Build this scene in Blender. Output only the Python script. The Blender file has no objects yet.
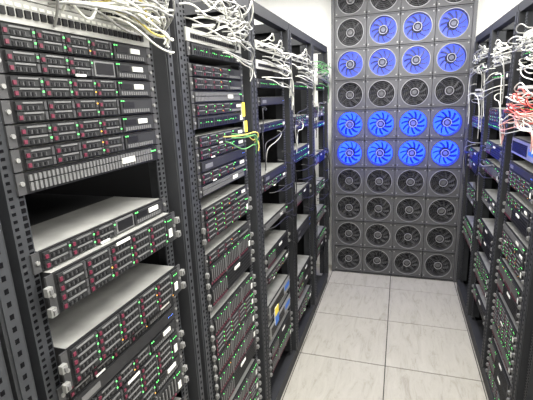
import bpy, random, numpy as np
from math import *
from mathutils import Matrix, Vector
random.seed(7)
SC=bpy.context.scene
COL=SC.collection
try:
    SC.view_settings.view_transform='Standard'
except Exception: pass

# ---------------- measured layout (metres) ----------------
CAM_H=1.877; XL=-0.6595; XR=0.5775; TILE=0.6185; XMID=XL+TILE
YW=4.1423; CW=0.30; CH=0.2875; FX0=-0.4845; FZ0=0.1637
U=0.04445; RW=0.68; RD=1.0; RH=2.32; CEIL=3.0

# ---------------- materials ----------------
def mat(name,col,rough=.5,metal=0.,emit=None,es=0.,noise=0.,nscale=30.,bump=0.,spec=.5):
    m=bpy.data.materials.new(name); m.use_nodes=True
    nt=m.node_tree; b=nt.nodes['Principled BSDF']
    b.inputs['Base Color'].default_value=(*col,1); b.inputs['Roughness'].default_value=rough
    b.inputs['Metallic'].default_value=metal
    b.inputs['Specular IOR Level'].default_value=spec
    if emit: b.inputs['Emission Color'].default_value=(*emit,1); b.inputs['Emission Strength'].default_value=es
    if noise or bump:
        tc=nt.nodes.new('ShaderNodeTexCoord'); n=nt.nodes.new('ShaderNodeTexNoise')
        n.inputs['Scale'].default_value=nscale; n.inputs['Detail'].default_value=4
        nt.links.new(tc.outputs['Object'],n.inputs['Vector'])
        if noise:
            r=nt.nodes.new('ShaderNodeValToRGB')
            r.color_ramp.elements[0].position=.3; r.color_ramp.elements[1].position=.7
            r.color_ramp.elements[0].color=(*[c*(1-noise) for c in col],1)
            r.color_ramp.elements[1].color=(*[min(1,c*(1+noise)) for c in col],1)
            nt.links.new(n.outputs['Fac'],r.inputs['Fac']); nt.links.new(r.outputs['Color'],b.inputs['Base Color'])
        if bump:
            bp=nt.nodes.new('ShaderNodeBump'); bp.inputs['Strength'].default_value=bump; bp.inputs['Distance'].default_value=.002
            nt.links.new(n.outputs['Fac'],bp.inputs['Height']); nt.links.new(bp.outputs['Normal'],b.inputs['Normal'])
    return m
M={}
M['frame']=mat('rack_paint',(.025,.026,.029),.6,0,noise=.12,nscale=8,spec=.3)
M['hole']=mat('hole_black',(.003,.003,.004),.9,spec=.1)
M['rail']=mat('rail_steel',(.040,.042,.047),.55,.2,noise=.1,spec=.3)
M['panel']=mat('panel_black',(.010,.010,.011),.7,spec=.2)
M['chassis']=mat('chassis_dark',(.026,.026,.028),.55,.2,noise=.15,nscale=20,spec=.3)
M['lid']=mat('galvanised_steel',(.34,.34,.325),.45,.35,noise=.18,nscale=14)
M['bezel']=mat('bezel_black',(.009,.009,.010),.5,spec=.3)
M['caddy']=mat('caddy_grey',(.022,.0225,.024),.55,.1,spec=.35)
M['grille']=mat('grille_grey',(.17,.17,.172),.45,.3)
M['latch']=mat('latch_maroon',(.11,.012,.03),.5)
M['ear']=mat('ear_silver',(.32,.32,.31),.45,.5,noise=.1)
M['eard']=mat('ear_dark',(.06,.06,.063),.5,.3)
M['label']=mat('label_white',(.74,.74,.70),.6)
M['yellow']=mat('label_yellow',(.85,.66,.06),.6)
M['blue']=mat('label_blue',(.03,.15,.55),.5)
M['green']=mat('led_green',(.05,.6,.1),.4,emit=(.18,1,.22),es=1.9)
M['amber']=mat('led_amber',(.6,.3,.02),.4,emit=(1,.45,.08),es=1.2)
M['blueled']=mat('led_blue',(.05,.1,.8),.4,emit=(.08,.25,1),es=4)
M['port']=mat('port_black',(.006,.006,.007),.5,spec=.3)
M['beige']=mat('patch_panel_grey',(.40,.40,.38),.5)
M['cwhite']=mat('cable_white',(.66,.66,.61),.5)
M['cgrey']=mat('cable_grey',(.26,.26,.25),.5)
M['cblack']=mat('cable_black',(.015,.015,.017),.45)
M['cyellow']=mat('cable_yellow',(.66,.54,.12),.5)
M['cgreen']=mat('cable_green',(.10,.30,.10),.5)
M['cred']=mat('cable_red',(.58,.08,.06),.5)
M['cpink']=mat('cable_pink',(.62,.30,.27),.5)
M['wall']=mat('wall_paint',(.84,.84,.81),.3,noise=.03,nscale=3)
M['ceil']=mat('ceiling_paint',(.84,.84,.81),.5,noise=.03,nscale=40)
M['trim']=mat('trim_dark',(.11,.11,.115),.5)
M['fanpanel']=mat('fan_panel',(.095,.095,.10),.5,.2,noise=.1,nscale=12)
M['fanback']=mat('fan_back',(.010,.010,.012),.6)
M['blade']=mat('fan_blade',(.085,.085,.09),.5,.1)
M['guard']=mat('fan_guard',(.15,.15,.16),.45,.3)
M['guardo']=mat('fan_guard_rim',(.26,.26,.27),.45,.3)
M['screw']=mat('screw_steel',(.38,.38,.38),.4,.5)
M['hub']=mat('fan_hub',(.10,.10,.105),.4,.1)
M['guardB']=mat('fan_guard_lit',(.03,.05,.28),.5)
M['bldB']=mat('fan_blade_lit',(.004,.008,.16),.5,emit=(.008,.025,1),es=.30,spec=.2)
M['glowB']=mat('fan_led_bright',(.004,.01,.2),.6,emit=(.014,.05,1),es=6.5,spec=.1)
M['bldD']=mat('fan_blade_lit_soft',(.10,.11,.24),.5,emit=(.10,.15,1),es=.20)
M['glowD']=mat('fan_led_soft',(.03,.05,.2),.6,emit=(.07,.12,1),es=1.6)
M['lamp']=mat('lamp_diffuser',(.9,.9,.9),.5,emit=(1,.98,.94),es=8)

def floor_mat(name,ang):
    m=bpy.data.materials.new(name); m.use_nodes=True; nt=m.node_tree; b=nt.nodes['Principled BSDF']
    tc=nt.nodes.new('ShaderNodeTexCoord'); mp=nt.nodes.new('ShaderNodeMapping')
    mp.inputs['Rotation'].default_value=(0,0,ang); mp.inputs['Scale'].default_value=(17,4,1)
    n=nt.nodes.new('ShaderNodeTexNoise'); n.inputs['Scale'].default_value=1.0; n.inputs['Detail'].default_value=8; n.inputs['Roughness'].default_value=.75; n.inputs['Distortion'].default_value=1.0
    r=nt.nodes.new('ShaderNodeValToRGB')
    e=r.color_ramp.elements
    e[0].position=.30; e[0].color=(.29,.272,.228,1); e[1].position=.47; e[1].color=(.405,.385,.335,1)
    x=e.new(.72); x.color=(.455,.435,.385,1)
    nt.links.new(tc.outputs['Object'],mp.inputs['Vector']); nt.links.new(mp.outputs['Vector'],n.inputs['Vector'])
    nt.links.new(n.outputs['Fac'],r.inputs['Fac']); nt.links.new(r.outputs['Color'],b.inputs['Base Color'])
    b.inputs['Roughness'].default_value=.5; b.inputs['Specular IOR Level'].default_value=.35
    return m
M['floorA']=floor_mat('floor_vinyl_a',.55); M['floorB']=floor_mat('floor_vinyl_b',.55+pi/2)
M['seam']=mat('floor_seam',(.05,.047,.04),.8)

# ---------------- mesh builder ----------------
class MB:
    def __init__(s): s.v=[];s.f=[];s.m=[];s.names=[]
    def mi(s,k):
        if k not in s.names: s.names.append(k)
        return s.names.index(k)
    def box(s,u0,u1,w0,w1,v0,v1,k):
        o=len(s.v)
        s.v+=[(u0,w0,v0),(u1,w0,v0),(u1,w1,v0),(u0,w1,v0),(u0,w0,v1),(u1,w0,v1),(u1,w1,v1),(u0,w1,v1)]
        s.f+=[(o,o+3,o+2,o+1),(o+4,o+5,o+6,o+7),(o,o+1,o+5,o+4),(o+1,o+2,o+6,o+5),(o+2,o+3,o+7,o+6),(o+3,o,o+4,o+7)]
        s.m+=[s.mi(k)]*6
    def poly(s,pts,k):
        o=len(s.v); s.v+=pts; s.f.append(tuple(range(o,o+len(pts)))); s.m.append(s.mi(k))
    def ring(s,cx,cy,cz,r,t,k,n=32,dep=None):
        dep=dep or t; o=len(s.v); mi=s.mi(k)
        for i in range(n):
            a=2*pi*i/n
            for rr,yy in((r-t,cy-dep),(r+t,cy-dep),(r+t,cy+dep),(r-t,cy+dep)):
                s.v.append((cx+rr*cos(a),yy,cz+rr*sin(a)))
        for i in range(n):
            a=o+4*i;b=o+4*((i+1)%n)
            for j in range(4):
                s.f.append((a+j,b+j,b+(j+1)%4,a+(j+1)%4)); s.m.append(mi)
    def disc(s,cx,y0,y1,cz,r,k,n=24,r2=None):
        r2=r2 or r; o=len(s.v); mi=s.mi(k)
        for yy,rr in((y0,r2),(y1,r)):
            for i in range(n):
                a=2*pi*i/n; s.v.append((cx+rr*cos(a),yy,cz+rr*sin(a)))
        for i in range(n):
            j=(i+1)%n; s.f.append((o+i,o+j,o+n+j,o+n+i)); s.m.append(mi)
        s.f.append(tuple(range(o,o+n))); s.m.append(mi)
        s.f.append(tuple(range(o+n,o+2*n))); s.m.append(mi)
    def mesh(s,name):
        me=bpy.data.meshes.new(name); me.from_pydata(s.v,[],s.f)
        for k in s.names: me.materials.append(M[k])
        me.polygons.foreach_set('material_index',s.m)
        me.update()
        import bmesh
        bm=bmesh.new(); bm.from_mesh(me); bmesh.ops.recalc_face_normals(bm,faces=bm.faces); bm.to_mesh(me); bm.free()
        return me
def obj(name,me,parent=None,mw=None):
    o=bpy.data.objects.new(name,me); COL.objects.link(o)
    if parent: o.parent=parent
    if mw is not None: o.matrix_local=mw
    return o
def empty(name,mw=None):
    o=bpy.data.objects.new(name,None); o.empty_display_size=.1; COL.objects.link(o)
    if mw is not None: o.matrix_world=mw
    return o

# ---------------- room ----------------
X0,X1,Y0,Y1=-2.3,2.3,-1.6,YW+.16
def slab(name,a,b,k):
    m=MB(); m.box(a[0],b[0],a[1],b[1],a[2],b[2],k); return obj(name,m.mesh(name))
slab('wall_left',(X0-.1,Y0,0),(X0,Y1,CEIL),'wall')
slab('wall_right',(X1,Y0,0),(X1+.1,Y1,CEIL),'wall')
slab('wall_back',(X0-.1,Y1,0),(X1+.1,Y1+.1,CEIL),'wall')
slab('wall_front',(X0-.1,Y0-.1,0),(X1+.1,Y0,CEIL),'wall')
slab('ceiling',(X0-.1,Y0-.1,CEIL),(X1+.1,Y1+.1,CEIL+.1),'ceil')
fm=MB(); fm.box(X0-.1,X1+.1,Y0-.1,Y1+.1,-.1,-.004,'seam')
YS=YW-.30
ix0=int(floor((X0-XMID)/TILE)); ix1=int(ceil((X1-XMID)/TILE)); iy0=int(floor((Y0-YS)/TILE)); iy1=int(ceil((Y1-YS)/TILE))
for i in range(ix0,ix1):
    for j in range(iy0,iy1):
        a=max(X0,XMID+i*TILE+.0035); b=min(X1,XMID+(i+1)*TILE-.0035)
        c=max(Y0,YS+j*TILE+.0035); d=min(Y1,YS+(j+1)*TILE-.0035)
        if b>a and d>c: fm.box(a,b,c,d,-.004,0,'floorA' if (i*3+j*5+(i*j)//2)%2 else 'floorB')
obj('floor',fm.mesh('floor'))

# ---------------- fan wall ----------------
def fan_mesh(name,blade,glow):
    m=MB(); hw=CW/2-.002; hh=CH/2-.002; R=.122; n=40; dep=.10
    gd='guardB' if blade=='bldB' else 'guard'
    o=len(m.v); mi=m.mi('fanpanel')
    for i in range(n):
        a=2*pi*i/n; c,s=cos(a),sin(a); k=min(hw/max(abs(c),1e-6),hh/max(abs(s),1e-6))
        m.v+=[(k*c,0,k*s),(R*c,0,R*s),(R*c,dep,R*s),(k*c,dep,k*s)]
    for i in range(n):
        a=o+4*i;b=o+4*((i+1)%n)
        for p,q in((0,1),(1,2),(3,0)): m.f.append((a+p,b+p,b+q,a+q)); m.m.append(mi)
    m.box(-hw,hw,-.008,0,hh-.010,hh,'fanpanel'); m.box(-hw,hw,-.008,0,-hh,-hh+.010,'fanpanel')
    for sx in(-1,1):
        for sz in(-1,1):
            m.disc(sx*(hw-.018),-.005,0,sz*(hh-.024),.0065,'screw',10,.005)
    m.disc(0,.095,.099,0,R,glow if glow else 'fanback',n)
    NB=11
    for i in range(NB):
        a=2*pi*i/NB;K=5
        for j in range(K+1):
            r=.046+(.108-.046)*j/K; sw=.30*(j/K)
            for e,yy in((-.20+.03*j,.030),(.10,.060)):
                an=a+sw+e; m.v.append((r*cos(an),yy,r*sin(an)))
        o=len(m.v)-2*(K+1)
        for j in range(K):
            m.f.append((o+2*j,o+2*j+1,o+2*j+3,o+2*j+2)); m.m.append(m.mi(blade))
    m.disc(0,.02,.09,0,.050,'bezel',24,.046)
    m.disc(0,.0,.02,0,.026,'hub',20,.022)
    m.ring(0,-.002,0,R+.001,.0035,gd if blade=='bldB' else 'guardo',n,.004)
    for r in(.106,.090,.074,.058): m.ring(0,.0,0,r,.0010,gd,32)
    m.ring(0,-.002,0,.036,.004,'guardo',24)
    for i in range(4):
        a=pi/4+i*pi/2; c,s=cos(a),sin(a); px,pz=-s*.0018,c*.0018
        m.poly([(.03*c-px,.001,.03*s-pz),(R*c-px,.001,R*s-pz),(R*c+px,.001,R*s+pz),(.03*c+px,.001,.03*s+pz)],gd)
    return m.mesh(name)
FM={'g':fan_mesh('fan_plain','blade',None),'B':fan_mesh('fan_lit','bldB','glowB'),'D':fan_mesh('fan_lit_soft','bldD','glowD')}
fw=empty('fan_wall',Matrix.Translation((FX0-CW/2,YW,0)))
pat=['gggg','gDDD','DDDD','gggg','BBBB','BBBB','gggg','gggg','gggg','gggg']
for r,row in enumerate(pat):
    for c,k in enumerate(row):
        obj('fan_unit_%d_%d'%(r+1,c+1),FM[k],fw,Matrix.Translation((CW/2+c*CW,0,FZ0+(9-r)*CH)))
        if k!='g':
            l=bpy.data.lights.new('fan_led','POINT'); l.energy=1.7 if k=='B' else .35; l.color=(.02,.06,1) if k=='B' else (.15,.25,1); l.shadow_soft_size=.05
            q=obj('fan_led_%d_%d'%(r+1,c+1),l,fw,Matrix.Translation((CW/2+c*CW,-.10,FZ0+(9-r)*CH)))
sf=MB(); z1=FZ0+9.5*CH
sf.box(-.03,0,-.012,.12,0,z1+.02,'fanpanel'); sf.box(4*CW,4*CW+.03,-.012,.12,0,z1+.02,'fanpanel')
sf.box(0,4*CW,0,.12,0,FZ0-CH/2,'fanpanel'); sf.box(0,4*CW,-.012,.12,z1,z1+.02,'fanpanel')
sf.box(0,4*CW,.105,.12,FZ0-CH/2,z1,'fanback')
for r in range(11): sf.box(0,4*CW,-.010,.001,FZ0-CH/2+r*CH-.003,FZ0-CH/2+r*CH+.003,'panel')
obj('support_frame',sf.mesh('fan_support_frame'),fw)

# ---------------- racks ----------------
def rack_frame():
    m=MB(); P=.042
    for (a,b) in((0.004,P),(RW-P,RW-.004)):
        m.box(a,b,0,.05,.06,RH,'frame'); m.box(a,b,RD-.05,RD,.06,RH,'frame')
        m.box(a+.006,b-.006,-.004,0,.10,RH-.04,'rail')
    m.box(0.004,RW-.004,.01,RD-.01,0,.06,'frame')
    m.box(P,RW-P,0,.05,.06,.11,'frame'); m.box(P,RW-P,0,.05,RH-.05,RH,'frame')
    m.box(P,RW-P,RD-.05,RD,RH-.05,RH,'frame')
    m.box(0.004,P,.05,RD-.05,RH-.05,RH,'frame'); m.box(RW-P,RW-.004,.05,RD-.05,RH-.05,RH,'frame')
    m.box(.001,.004,.02,RD-.02,.06,RH-.02,'panel')
    m.box(P,RW-P,.55,RD-.05,RH-.01,RH-.004,'panel')
    m.box(P,RW-P,RD-.02,RD-.012,.06,RH-.05,'panel')
    e=(RW-.4826)/2
    for a,b,s in((e-.022,e+.016,1),(RW-e-.016,RW-e+.022,-1)):
        m.box(a,b,.020,.024,.12,RH-.06,'rail')
        sx=a if s>0 else b
        m.box(min(sx,sx+s*.003),max(sx,sx+s*.003),.024,.075,.12,RH-.06,'rail')
        m.box(a,b,.70,.704,.12,RH-.06,'rail')
        v=.13
        while v<RH-.08:
            c=(e+.008) if s>0 else (RW-e-.008)
            m.box(c-.0048,c+.0048,.0192,.0205,v,v+.0095,'hole')
            c2=(e-.013) if s>0 else (RW-e+.013)
            m.box(c2-.004,c2+.004,.0192,.0205,v,v+.006,'hole')
            v+=U/3
    for c in(.023,RW-.023):
        v=.16
        while v<RH-.1:
            m.box(c-.004,c+.004,-.0046,-.003,v,v+.010,'hole'); v+=.025
    return m.mesh('rack_frame')
RF=rack_frame()
W19=.4826
def leds(m,u,v,n,step,k='green',s=.0014,w=-.008):
    for i in range(n): m.box(u+i*step-s,u+i*step+s,w,w+.002,v-s,v+s,k)
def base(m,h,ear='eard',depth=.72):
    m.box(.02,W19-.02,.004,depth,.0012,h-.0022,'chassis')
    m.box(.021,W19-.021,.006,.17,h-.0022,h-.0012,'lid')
    m.box(.021,W19-.021,.172,depth,h-.0022,h-.0014,'chassis')  # rear of lid coloured dark to imitate shade inside the rack gap
    m.box(.018,W19-.018,-.002,.004,.001,h-.002,'bezel')
    for a,b in((0,.020),(W19-.020,W19)):
        m.box(a,b,-.0015,.0035,.001,h-.002,ear)
        c=(a+b)/2; m.disc(c,-.005,-.0015,h/2,.0045,'ear',10)
def caddy_h(m,u,v,w,h,rnd):
    m.box(u,u+w,-.007,-.002,v,v+h,'caddy')
    m.box(u+.002,u+.009,-.0095,-.007,v+.003,v+h*.62,'latch')
    m.box(u+.013,u+w-.012,-.0095,-.007,v+h*.76,v+h-.001,'grille')
    n=int((w-.03)/.006)
    for i in range(n): m.box(u+.016+i*.006,u+.019+i*.006,-.0085,-.007,v+.0015,v+h*.5,'eard' if i%2 else 'port')
    m.box(u+w-.009,u+w-.003,-.0095,-.007,v+.001,v+h-.001,'eard')
    q=rnd.random()
    if q<.62: leds(m,u+w-.0055,v+h*.55,1,0,'green',.0016,-.011)
    elif q<.67: leds(m,u+w-.0055,v+h*.55,1,0,'amber',.0014,-.011)
def caddy_v(m,u,v,w,h,rnd):
    m.box(u,u+w,-.007,-.002,v,v+h,'caddy')
    m.box(u+.003,u+w-.005,-.0095,-.007,v+.004,v+.010,'latch')
    m.box(u+w*.65,u+w-.001,-.0095,-.007,v+.016,v+h-.012,'grille')
    m.box(u+.001,u+w*.5,-.0088,-.007,v+.018,v+h-.014,'port')
    q=rnd.random()
    if q<.5: leds(m,u+w*.5,v+h-.005,1,0,'green' if q>.05 else 'amber',.0014,-.011)
def mk(kind,seed):
    rnd=random.Random(seed*17+3); m=MB()
    if kind=='a':
        h=U; base(m,h)
        for c in range(4):
            for r in range(2):
                if seed==3 and c==3: continue
                caddy_h(m,.024+c*.073,.0035+r*.0190,.070,.0172,rnd)
        if seed==3:
            m.box(.245,.315,-.006,-.002,.004,.038,'grille'); m.box(.25,.31,-.007,-.006,.008,.034,'port')
        m.box(.322,.455,-.006,-.002,.004,.038,'caddy')
        m.box(.33,.375,-.0075,-.006,.02,.034,'port'); 
        for i in range(12): m.box(.33+i*.0095,.3355+i*.0095,-.0078,-.006,.006,.015,'grille')
        if seed!=1: m.box(.385,.385+.030+.03*rnd.random(),-.009,-.006,.021,.033,'label')
        leds(m,.325,.036,2,.008)
        if seed==2: m.box(.10,.13,-.0115,-.009,.001,.005,'label')
        if seed==3: m.box(.18,.21,-.0115,-.009,.001,.006,'label')
    elif kind=='e':
        h=U; base(m,h)
        for i in range(38):
            m.box(.026+i*.0108,.032+i*.0108,-.006,-.002,.006,.022,'grille')
            m.box(.026+i*.0108,.032+i*.0108,-.006,-.002,.025,.037,'grille')
        m.box(.30,.35,-.008,-.006,.014,.028,'label'); leds(m,.43,.03,4,.006)
    elif kind=='s':
        h=U; base(m,h,depth=.35)
        m.box(.024,.458,-.006,-.002,.003,.040,'caddy')
        for b in range(3):
            for i in range(8):
                for r in range(2):
                    u=.04+b*.125+i*.0145; m.box(u,u+.0115,-.0075,-.006,.006+r*.0165,.0175+r*.0165,'port')
                    if rnd.random()<.4: leds(m,u+.003,.0205+(r-.5)*.002,1,0,'green',.001,-.009)
        m.box(.42,.45,-.0075,-.006,.01,.03,'label')
    elif kind=='p':
        h=U; m.box(0,W19,-.002,.004,.001,h-.001,'beige'); m.box(.03,W19-.03,.004,.04,.005,h-.005,'panel')
        for i in range(24):
            u=.028+i*.0179; m.box(u,u+.012,-.006,-.002,.012,.026,'port'); m.box(u,u+.012,-.0035,-.002,.030,.036,'label')
    elif kind=='c':
        h=2*U; base(m,h)
        for c in range(5):
            for r in range(4): caddy_h(m,.024+c*.08,.0040+r*.0202,.077,.0184,rnd)
        m.box(.426,.458,-.007,-.002,.004,.083,'caddy'); leds(m,.434,.07,3,.008)
        m.box(.433,.450,-.0085,-.007,.02,.045,'label')
        if seed==1: m.box(.20,.25,-.0125,-.010,.080,.087,'label')
    elif kind=='d':
        h=2*U; base(m,h)
        for g in range(3):
            for i in range(8):
                if g==2 and i>5 : continue
                caddy_v(m,.024+g*.146+i*.0175,.005,.0160,.076,rnd)
        m.box(.165,.168,-.011,-.002,.004,.083,'grille'); m.box(.311,.314,-.011,-.002,.004,.083,'grille')
        m.box(.425,.458,-.007,-.002,.004,.083,'caddy'); leds(m,.432,.07,3,.008)
        m.box(.433,.450,-.0085,-.007,.015,.04,'label')
    elif kind=='b':
        h=2*U; base(m,h)
        for i in range(8): caddy_v(m,.024+i*.0175,.005,.016,.076,rnd)
        m.box(.172,.455,-.006,-.002,.004,.083,'caddy')
        for r in range(5):
            for i in range(30): m.box(.178+i*.0088,.183+i*.0088,-.0072,-.006,.010+r*.0145,.0195+r*.0145,'port')
        m.box(.25,.31,-.009,-.006,.060,.073,'label'); leds(m,.162,.07,1,0)
    elif kind=='k':
        h=U; base(m,h); m.box(.025,.457,-.008,-.002,.004,.039,'chassis'); m.box(.05,.11,-.0095,-.008,.012,.028,'grille'); leds(m,.42,.02,4,.008,'blueled')
    elif kind=='w':
        h=2*U; base(m,h); m.box(.024,.458,-.007,-.002,.004,.083,'ear')
        for i in range(14): m.box(.04+i*.02,.052+i*.02,-.009,-.007,.015,.07,'port')
        m.box(.34,.44,-.009,-.007,.03,.06,'blue')
    if kind in 'cdb' :
        for s in(0,1):
            u=-.010 if s==0 else W19-.006
            for q in(.006,.05):
                m.box(u,u+.014,-.012,-.0015,q,q+.018,'ear'); m.box(u+.004,u+.010,-.016,-.012,q+.004,q+.014,'grille')
    return m.mesh({'a':'server_1u','e':'server_vented','s':'switch','p':'patch_panel','c':'storage_server','d':'drive_array','b':'server_2u','k':'server_plain','w':'appliance'}[kind])
VAR={k:[mk(k,i) for i in range(4)] for k in 'aespcdbkw'}
HU=dict(a=1,e=1,s=1,p=1,c=2,d=2,b=2,k=1,w=2)
NM=dict(a='rack_server',e='rack_server',s='network_switch',p='patch_panel',c='storage_server',d='drive_array',b='rack_server',k='rack_server',w='network_appliance')
E=(RW-W19)/2
class Rack:
    def __init__(s,side,y):
        if side=='L': s.mw=Matrix.Translation((XL,y,0))@Matrix.Rotation(pi/2,4,'Z')
        else: s.mw=Matrix.Translation((XR,y,0))@Matrix.Rotation(-pi/2,4,'Z')
        s.o=empty('server_rack',s.mw); obj('frame',RF,s.o)
    def fill(s,top,toks):
        # token: kind letter, optional ^ = slid out a little on its rails
        v=top; s.units=[]
        for t in toks.split():
            if t[0]=='-': v-=float(t[1:] or 1)*U; continue
            out=.026 if t.endswith('^') else 0; t=t[0]
            v-=HU[t]*U
            if v<.11: break
            lm=Matrix.Translation((E,.0155-out,v)); me=VAR[t][random.randrange(4)]
            if t in 'ps': obj(NM[t],me,s.o,lm)
            else: s.units.append((v,obj(NM[t],me,None,s.mw@lm)))
    def W(s,u,w,v): return s.mw@Vector((u,w,v))
yl=[-.23,.45,1.15,1.83,2.51,3.19]
RL=[Rack('L',y) for y in yl]
yr=[4.0,3.32,2.64,1.96]
RR=[Rack('R',y) for y in yr]
RL[0].fill(2.03,'a a e a - c c - d d - a a a c c d - c c d d')
RL[1].fill(2.12,'p p a a a a a a e -2.6 a c^ -1.9 c^ a k a c a d -1 a a d d c - b b c')
RL[2].fill(2.12,'p s -.5 a a e a s -.5 a a k a e -1 a c -1 a d b - d c d d b - d c d b c')
RL[3].fill(2.16,'p - p -1 s - k -2 s -5 k a -4 e -3 b - a -3 w - w -1 b d')
RL[4].fill(2.16,'p -3 s -4 a a -3 s s -5 b -4 k k -6 b b -2 a a')
RL[5].fill(2.16,'-4 s -3 a e - s -5 b -4 a a -4 d -3 d b')
RR[0].fill(2.16,'p - s -3 p p -3 a a -4 b b -3 a a e -4 d d')
RR[1].fill(2.16,'-2 p - s -4 a a s -2 b - d -3 a e -3 b b -2 c d -2 b')
RR[2].fill(2.16,'p - s -3 p - s - p - w - k c -1 a b - e a c - d b - c c d -1 b b c')
RR[3].fill(2.12,'a a a e - c c - d d - a a a c c d')
def tag(name,rack,u0,u1,v0,v1,parts,w=.003):
    m=MB()
    for a,b,k in parts: m.box(u0,u1,w-.002,w,v0+(v1-v0)*a,v0+(v1-v0)*b,k)
    m.box(u0+.002,u1-.002,w,w+.006,v0+.002,v1-.002,'label')
    host=min(rack.units,key=lambda q:abs(q[0]-v0))
    return obj(name,m.mesh(name),host[1],Matrix.Translation((-E,-.0155,-host[0])))
tag('warning_label',RL[3],.20,.27,.57,.68,[(0,.55,'blue'),(.55,1,'yellow')])
tag('tag_yellow',RL[2],.53,.56,1.81,1.87,[(0,1,'yellow')])
tag('tag_yellow',RL[2],.55,.58,1.74,1.79,[(0,1,'yellow')])
def lidlabel(rack,v,h,items):
    host=min(rack.units,key=lambda q:abs(q[0]-v))[1]; m=MB()
    for u0,u1,w0,w1,k in items: m.box(u0,u1,w0,w1,h-.0014,h-.0004,k)
    obj('lid_label',m.mesh('lid_label'),host)
lidlabel(RL[1],1.515,U,[(.20,.31,.03,.055,'yellow'),(.33,.38,.03,.07,'label'),(.06,.10,.08,.12,'label')])
lidlabel(RL[1],1.25,2*U,[(.30,.36,.03,.06,'label'),(.10,.16,.05,.07,'yellow')])

# ---------------- cables ----------------
def bundle(name,lines,r=.0028):
    cu=bpy.data.curves.new(name,'CURVE'); cu.dimensions='3D'; cu.bevel_depth=r; cu.bevel_resolution=1; cu.resolution_u=6
    ks=[]
    for k,pts in lines:
        if k not in ks: ks.append(k); cu.materials.append(M[k])
        sp=cu.splines.new('NURBS'); sp.points.add(len(pts)-1)
        for p,q in zip(sp.points,pts): p.co=(*q,1)
        sp.order_u=4; sp.use_endpoint_u=True; sp.material_index=ks.index(k)
    o=bpy.data.objects.new(name,cu); COL.objects.link(o); return o
R_=random.Random(11)
def rr(a,b): return R_.uniform(a,b)
def patch(rack,n,v0,v1,cols,bulge=.06,side=None,name='network_cable_bundle',down=.3,ur=(.03,.45)):
    L=[]
    for i in range(n):
        u0=E+rr(*ur); va=rr(v0,v1); s=side if side is not None else R_.choice((0,1))
        ue=rr(.03,.085) if s==0 else RW-rr(.03,.085)
        b=rr(.5,1)*bulge; vm=va-rr(.0,.05)
        um=u0+(ue-u0)*rr(.3,.7)
        L.append((R_.choice(cols),[rack.W(u0,.012,va),rack.W(u0,-b*.8,va),rack.W(um,-b,vm-rr(0,.03)),rack.W(ue,-b*.7,vm+rr(-.02,.03)),rack.W(ue,-.02+rr(-.02,.01),vm-down*rr(.3,.6)),rack.W(ue+rr(-.01,.01),-.02+rr(-.01,.01),vm-down)]))
    return bundle(name,L)
def loops(rack,n,v0,v1,cols,u0=.06,u1=.62,w=(-.08,-.01),name='network_cable_bundle',r=.003):
    L=[]
    for i in range(n):
        a=rr(u0,u1-.1); b=rr(a+.08,u1); va=rr(v0,v1); bl=rr(*w); up=rr(-.04,.06)
        pts=[rack.W(a,.01,va),rack.W(a+rr(-.02,.02),bl,va+rr(-.01,.01)),rack.W(a+(b-a)*.35,bl*rr(.8,1.2),va+up),rack.W(a+(b-a)*.7,bl*rr(.7,1.1),va+up*rr(.3,1)+rr(-.02,.02)),rack.W(b,bl*rr(.5,1),va+rr(-.03,.03)),rack.W(b+rr(0,.02),.01,va+rr(-.04,.03))]
        L.append((R_.choice(cols),pts))
    return bundle(name,L,r)
g=['cgrey','cwhite','cwhite','cgrey','cwhite']
loops(RL[1],58,2.075,2.19,g,.05,.66,(-.06,-.01))
loops(RL[1],6,2.08,2.13,['cyellow','cwhite'],.34,.67,(-.09,-.03))
patch(RL[1],6,2.07,2.12,['cyellow','cwhite','cwhite'],.07,1,down=.02,ur=(.2,.4))
loops(RL[2],40,2.10,2.24,['cwhite','cgrey','cwhite','cgrey'],.05,.64,(-.05,-.01))
patch(RL[2],6,2.04,2.12,['cgrey','cwhite'],.05,1,down=.06)
patch(RL[2],5,1.70,1.75,['cgreen','cyellow','cgrey'],.03,1,down=.05,ur=(.2,.45))
for R,c in((RL[3],['cwhite','cgrey','cwhite']),(RL[4],['cgrey','cwhite','cgrey']),(RL[5],['cgrey','cgreen','cgrey'])):
    loops(R,16,2.02,2.17,c,.05,.64,(-.05,-.01)); patch(R,9,1.97,2.1,c,.05,1,down=.15); patch(R,4,1.7,1.85,c+['cblack']*3,.04,0,down=.15)
    patch(R,10,1.0,1.6,['cblack'],.04,1,down=.5)
for R,c in((RR[0],['cwhite','cgrey','cgrey']),(RR[1],['cwhite','cgrey','cwhite'])):
    loops(R,16,2.0,2.2,c,.05,.64,(-.05,-.01)); patch(R,10,1.8,2.1,c,.06,None,down=.25); patch(R,8,1.3,1.6,['cblack','cblack','cgrey'],.05,0,down=.3)
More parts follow.
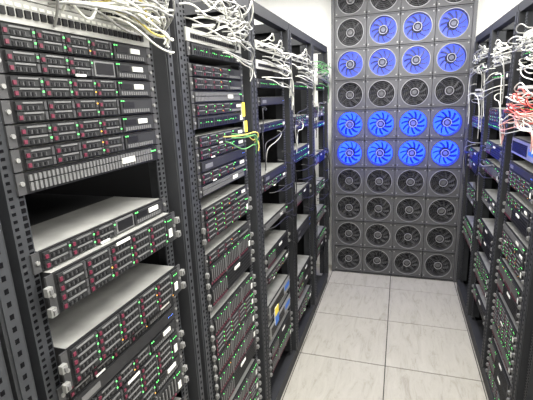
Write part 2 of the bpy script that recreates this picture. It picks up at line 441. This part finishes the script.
loops(RR[2],24,2.0,2.15,['cwhite','cgrey'],.05,.6,(-.06,-.01)); patch(RR[2],12,1.97,2.1,['cwhite','cgrey','cwhite'],.06,1,down=.12)
loops(RR[2],26,1.74,1.86,['cred','cpink','cwhite','cred'],.05,.6,(-.07,-.01)); patch(RR[2],14,1.70,1.78,['cwhite','cpink','cwhite'],.07,None,down=.10)
# ---------------- ceiling and fill lamps ----------------
for x,ys in((0,(.2,1.5,2.9)),(1.6,(.8,2.8)),(-1.6,(.8,2.8))):  # rows either side of the aisle are added fill for lids, walls, top corners
  for y in ys:
    m=MB(); m.box(-.62,.62,-.15,.15,-.05,0,'trim'); m.box(-.60,.60,-.13,.13,-.053,-.05,'lamp')
    o=obj('ceiling_or_fill_lamp',m.mesh('ceiling_or_fill_lamp'),None,Matrix.Translation((x,y,CEIL)))
    l=bpy.data.lights.new('lamp_light','AREA'); l.shape='RECTANGLE'; l.size=1.2; l.size_y=.26; l.energy=54 if x==0 else 62; l.color=(1,.98,.93)
    q=bpy.data.objects.new('light',l); COL.objects.link(q); q.parent=o; q.location=(0,0,-.06)

w=bpy.data.worlds.new('World'); SC.world=w; w.use_nodes=True
w.node_tree.nodes['Background'].inputs[0].default_value=(.5,.5,.5,1); w.node_tree.nodes['Background'].inputs[1].default_value=.3

# ---------------- camera ----------------
yaw,pitch,roll,f=.3257,.2446,-.0433,400.9
F=np.array([-sin(yaw)*cos(pitch),cos(yaw)*cos(pitch),-sin(pitch)]); r=np.array([cos(yaw),sin(yaw),0]); d=np.cross(F,r)
r2=r*cos(roll)-d*sin(roll); d2=d*cos(roll)+r*sin(roll)
cam=bpy.data.cameras.new('camera'); cam.sensor_width=36; cam.lens=f/533*36; cam.clip_start=.02
co=bpy.data.objects.new('camera',cam); COL.objects.link(co)
co.matrix_world=Matrix(((r2[0],-d2[0],-F[0],0),(r2[1],-d2[1],-F[1],0),(r2[2],-d2[2],-F[2],CAM_H),(0,0,0,1)))
SC.camera=co
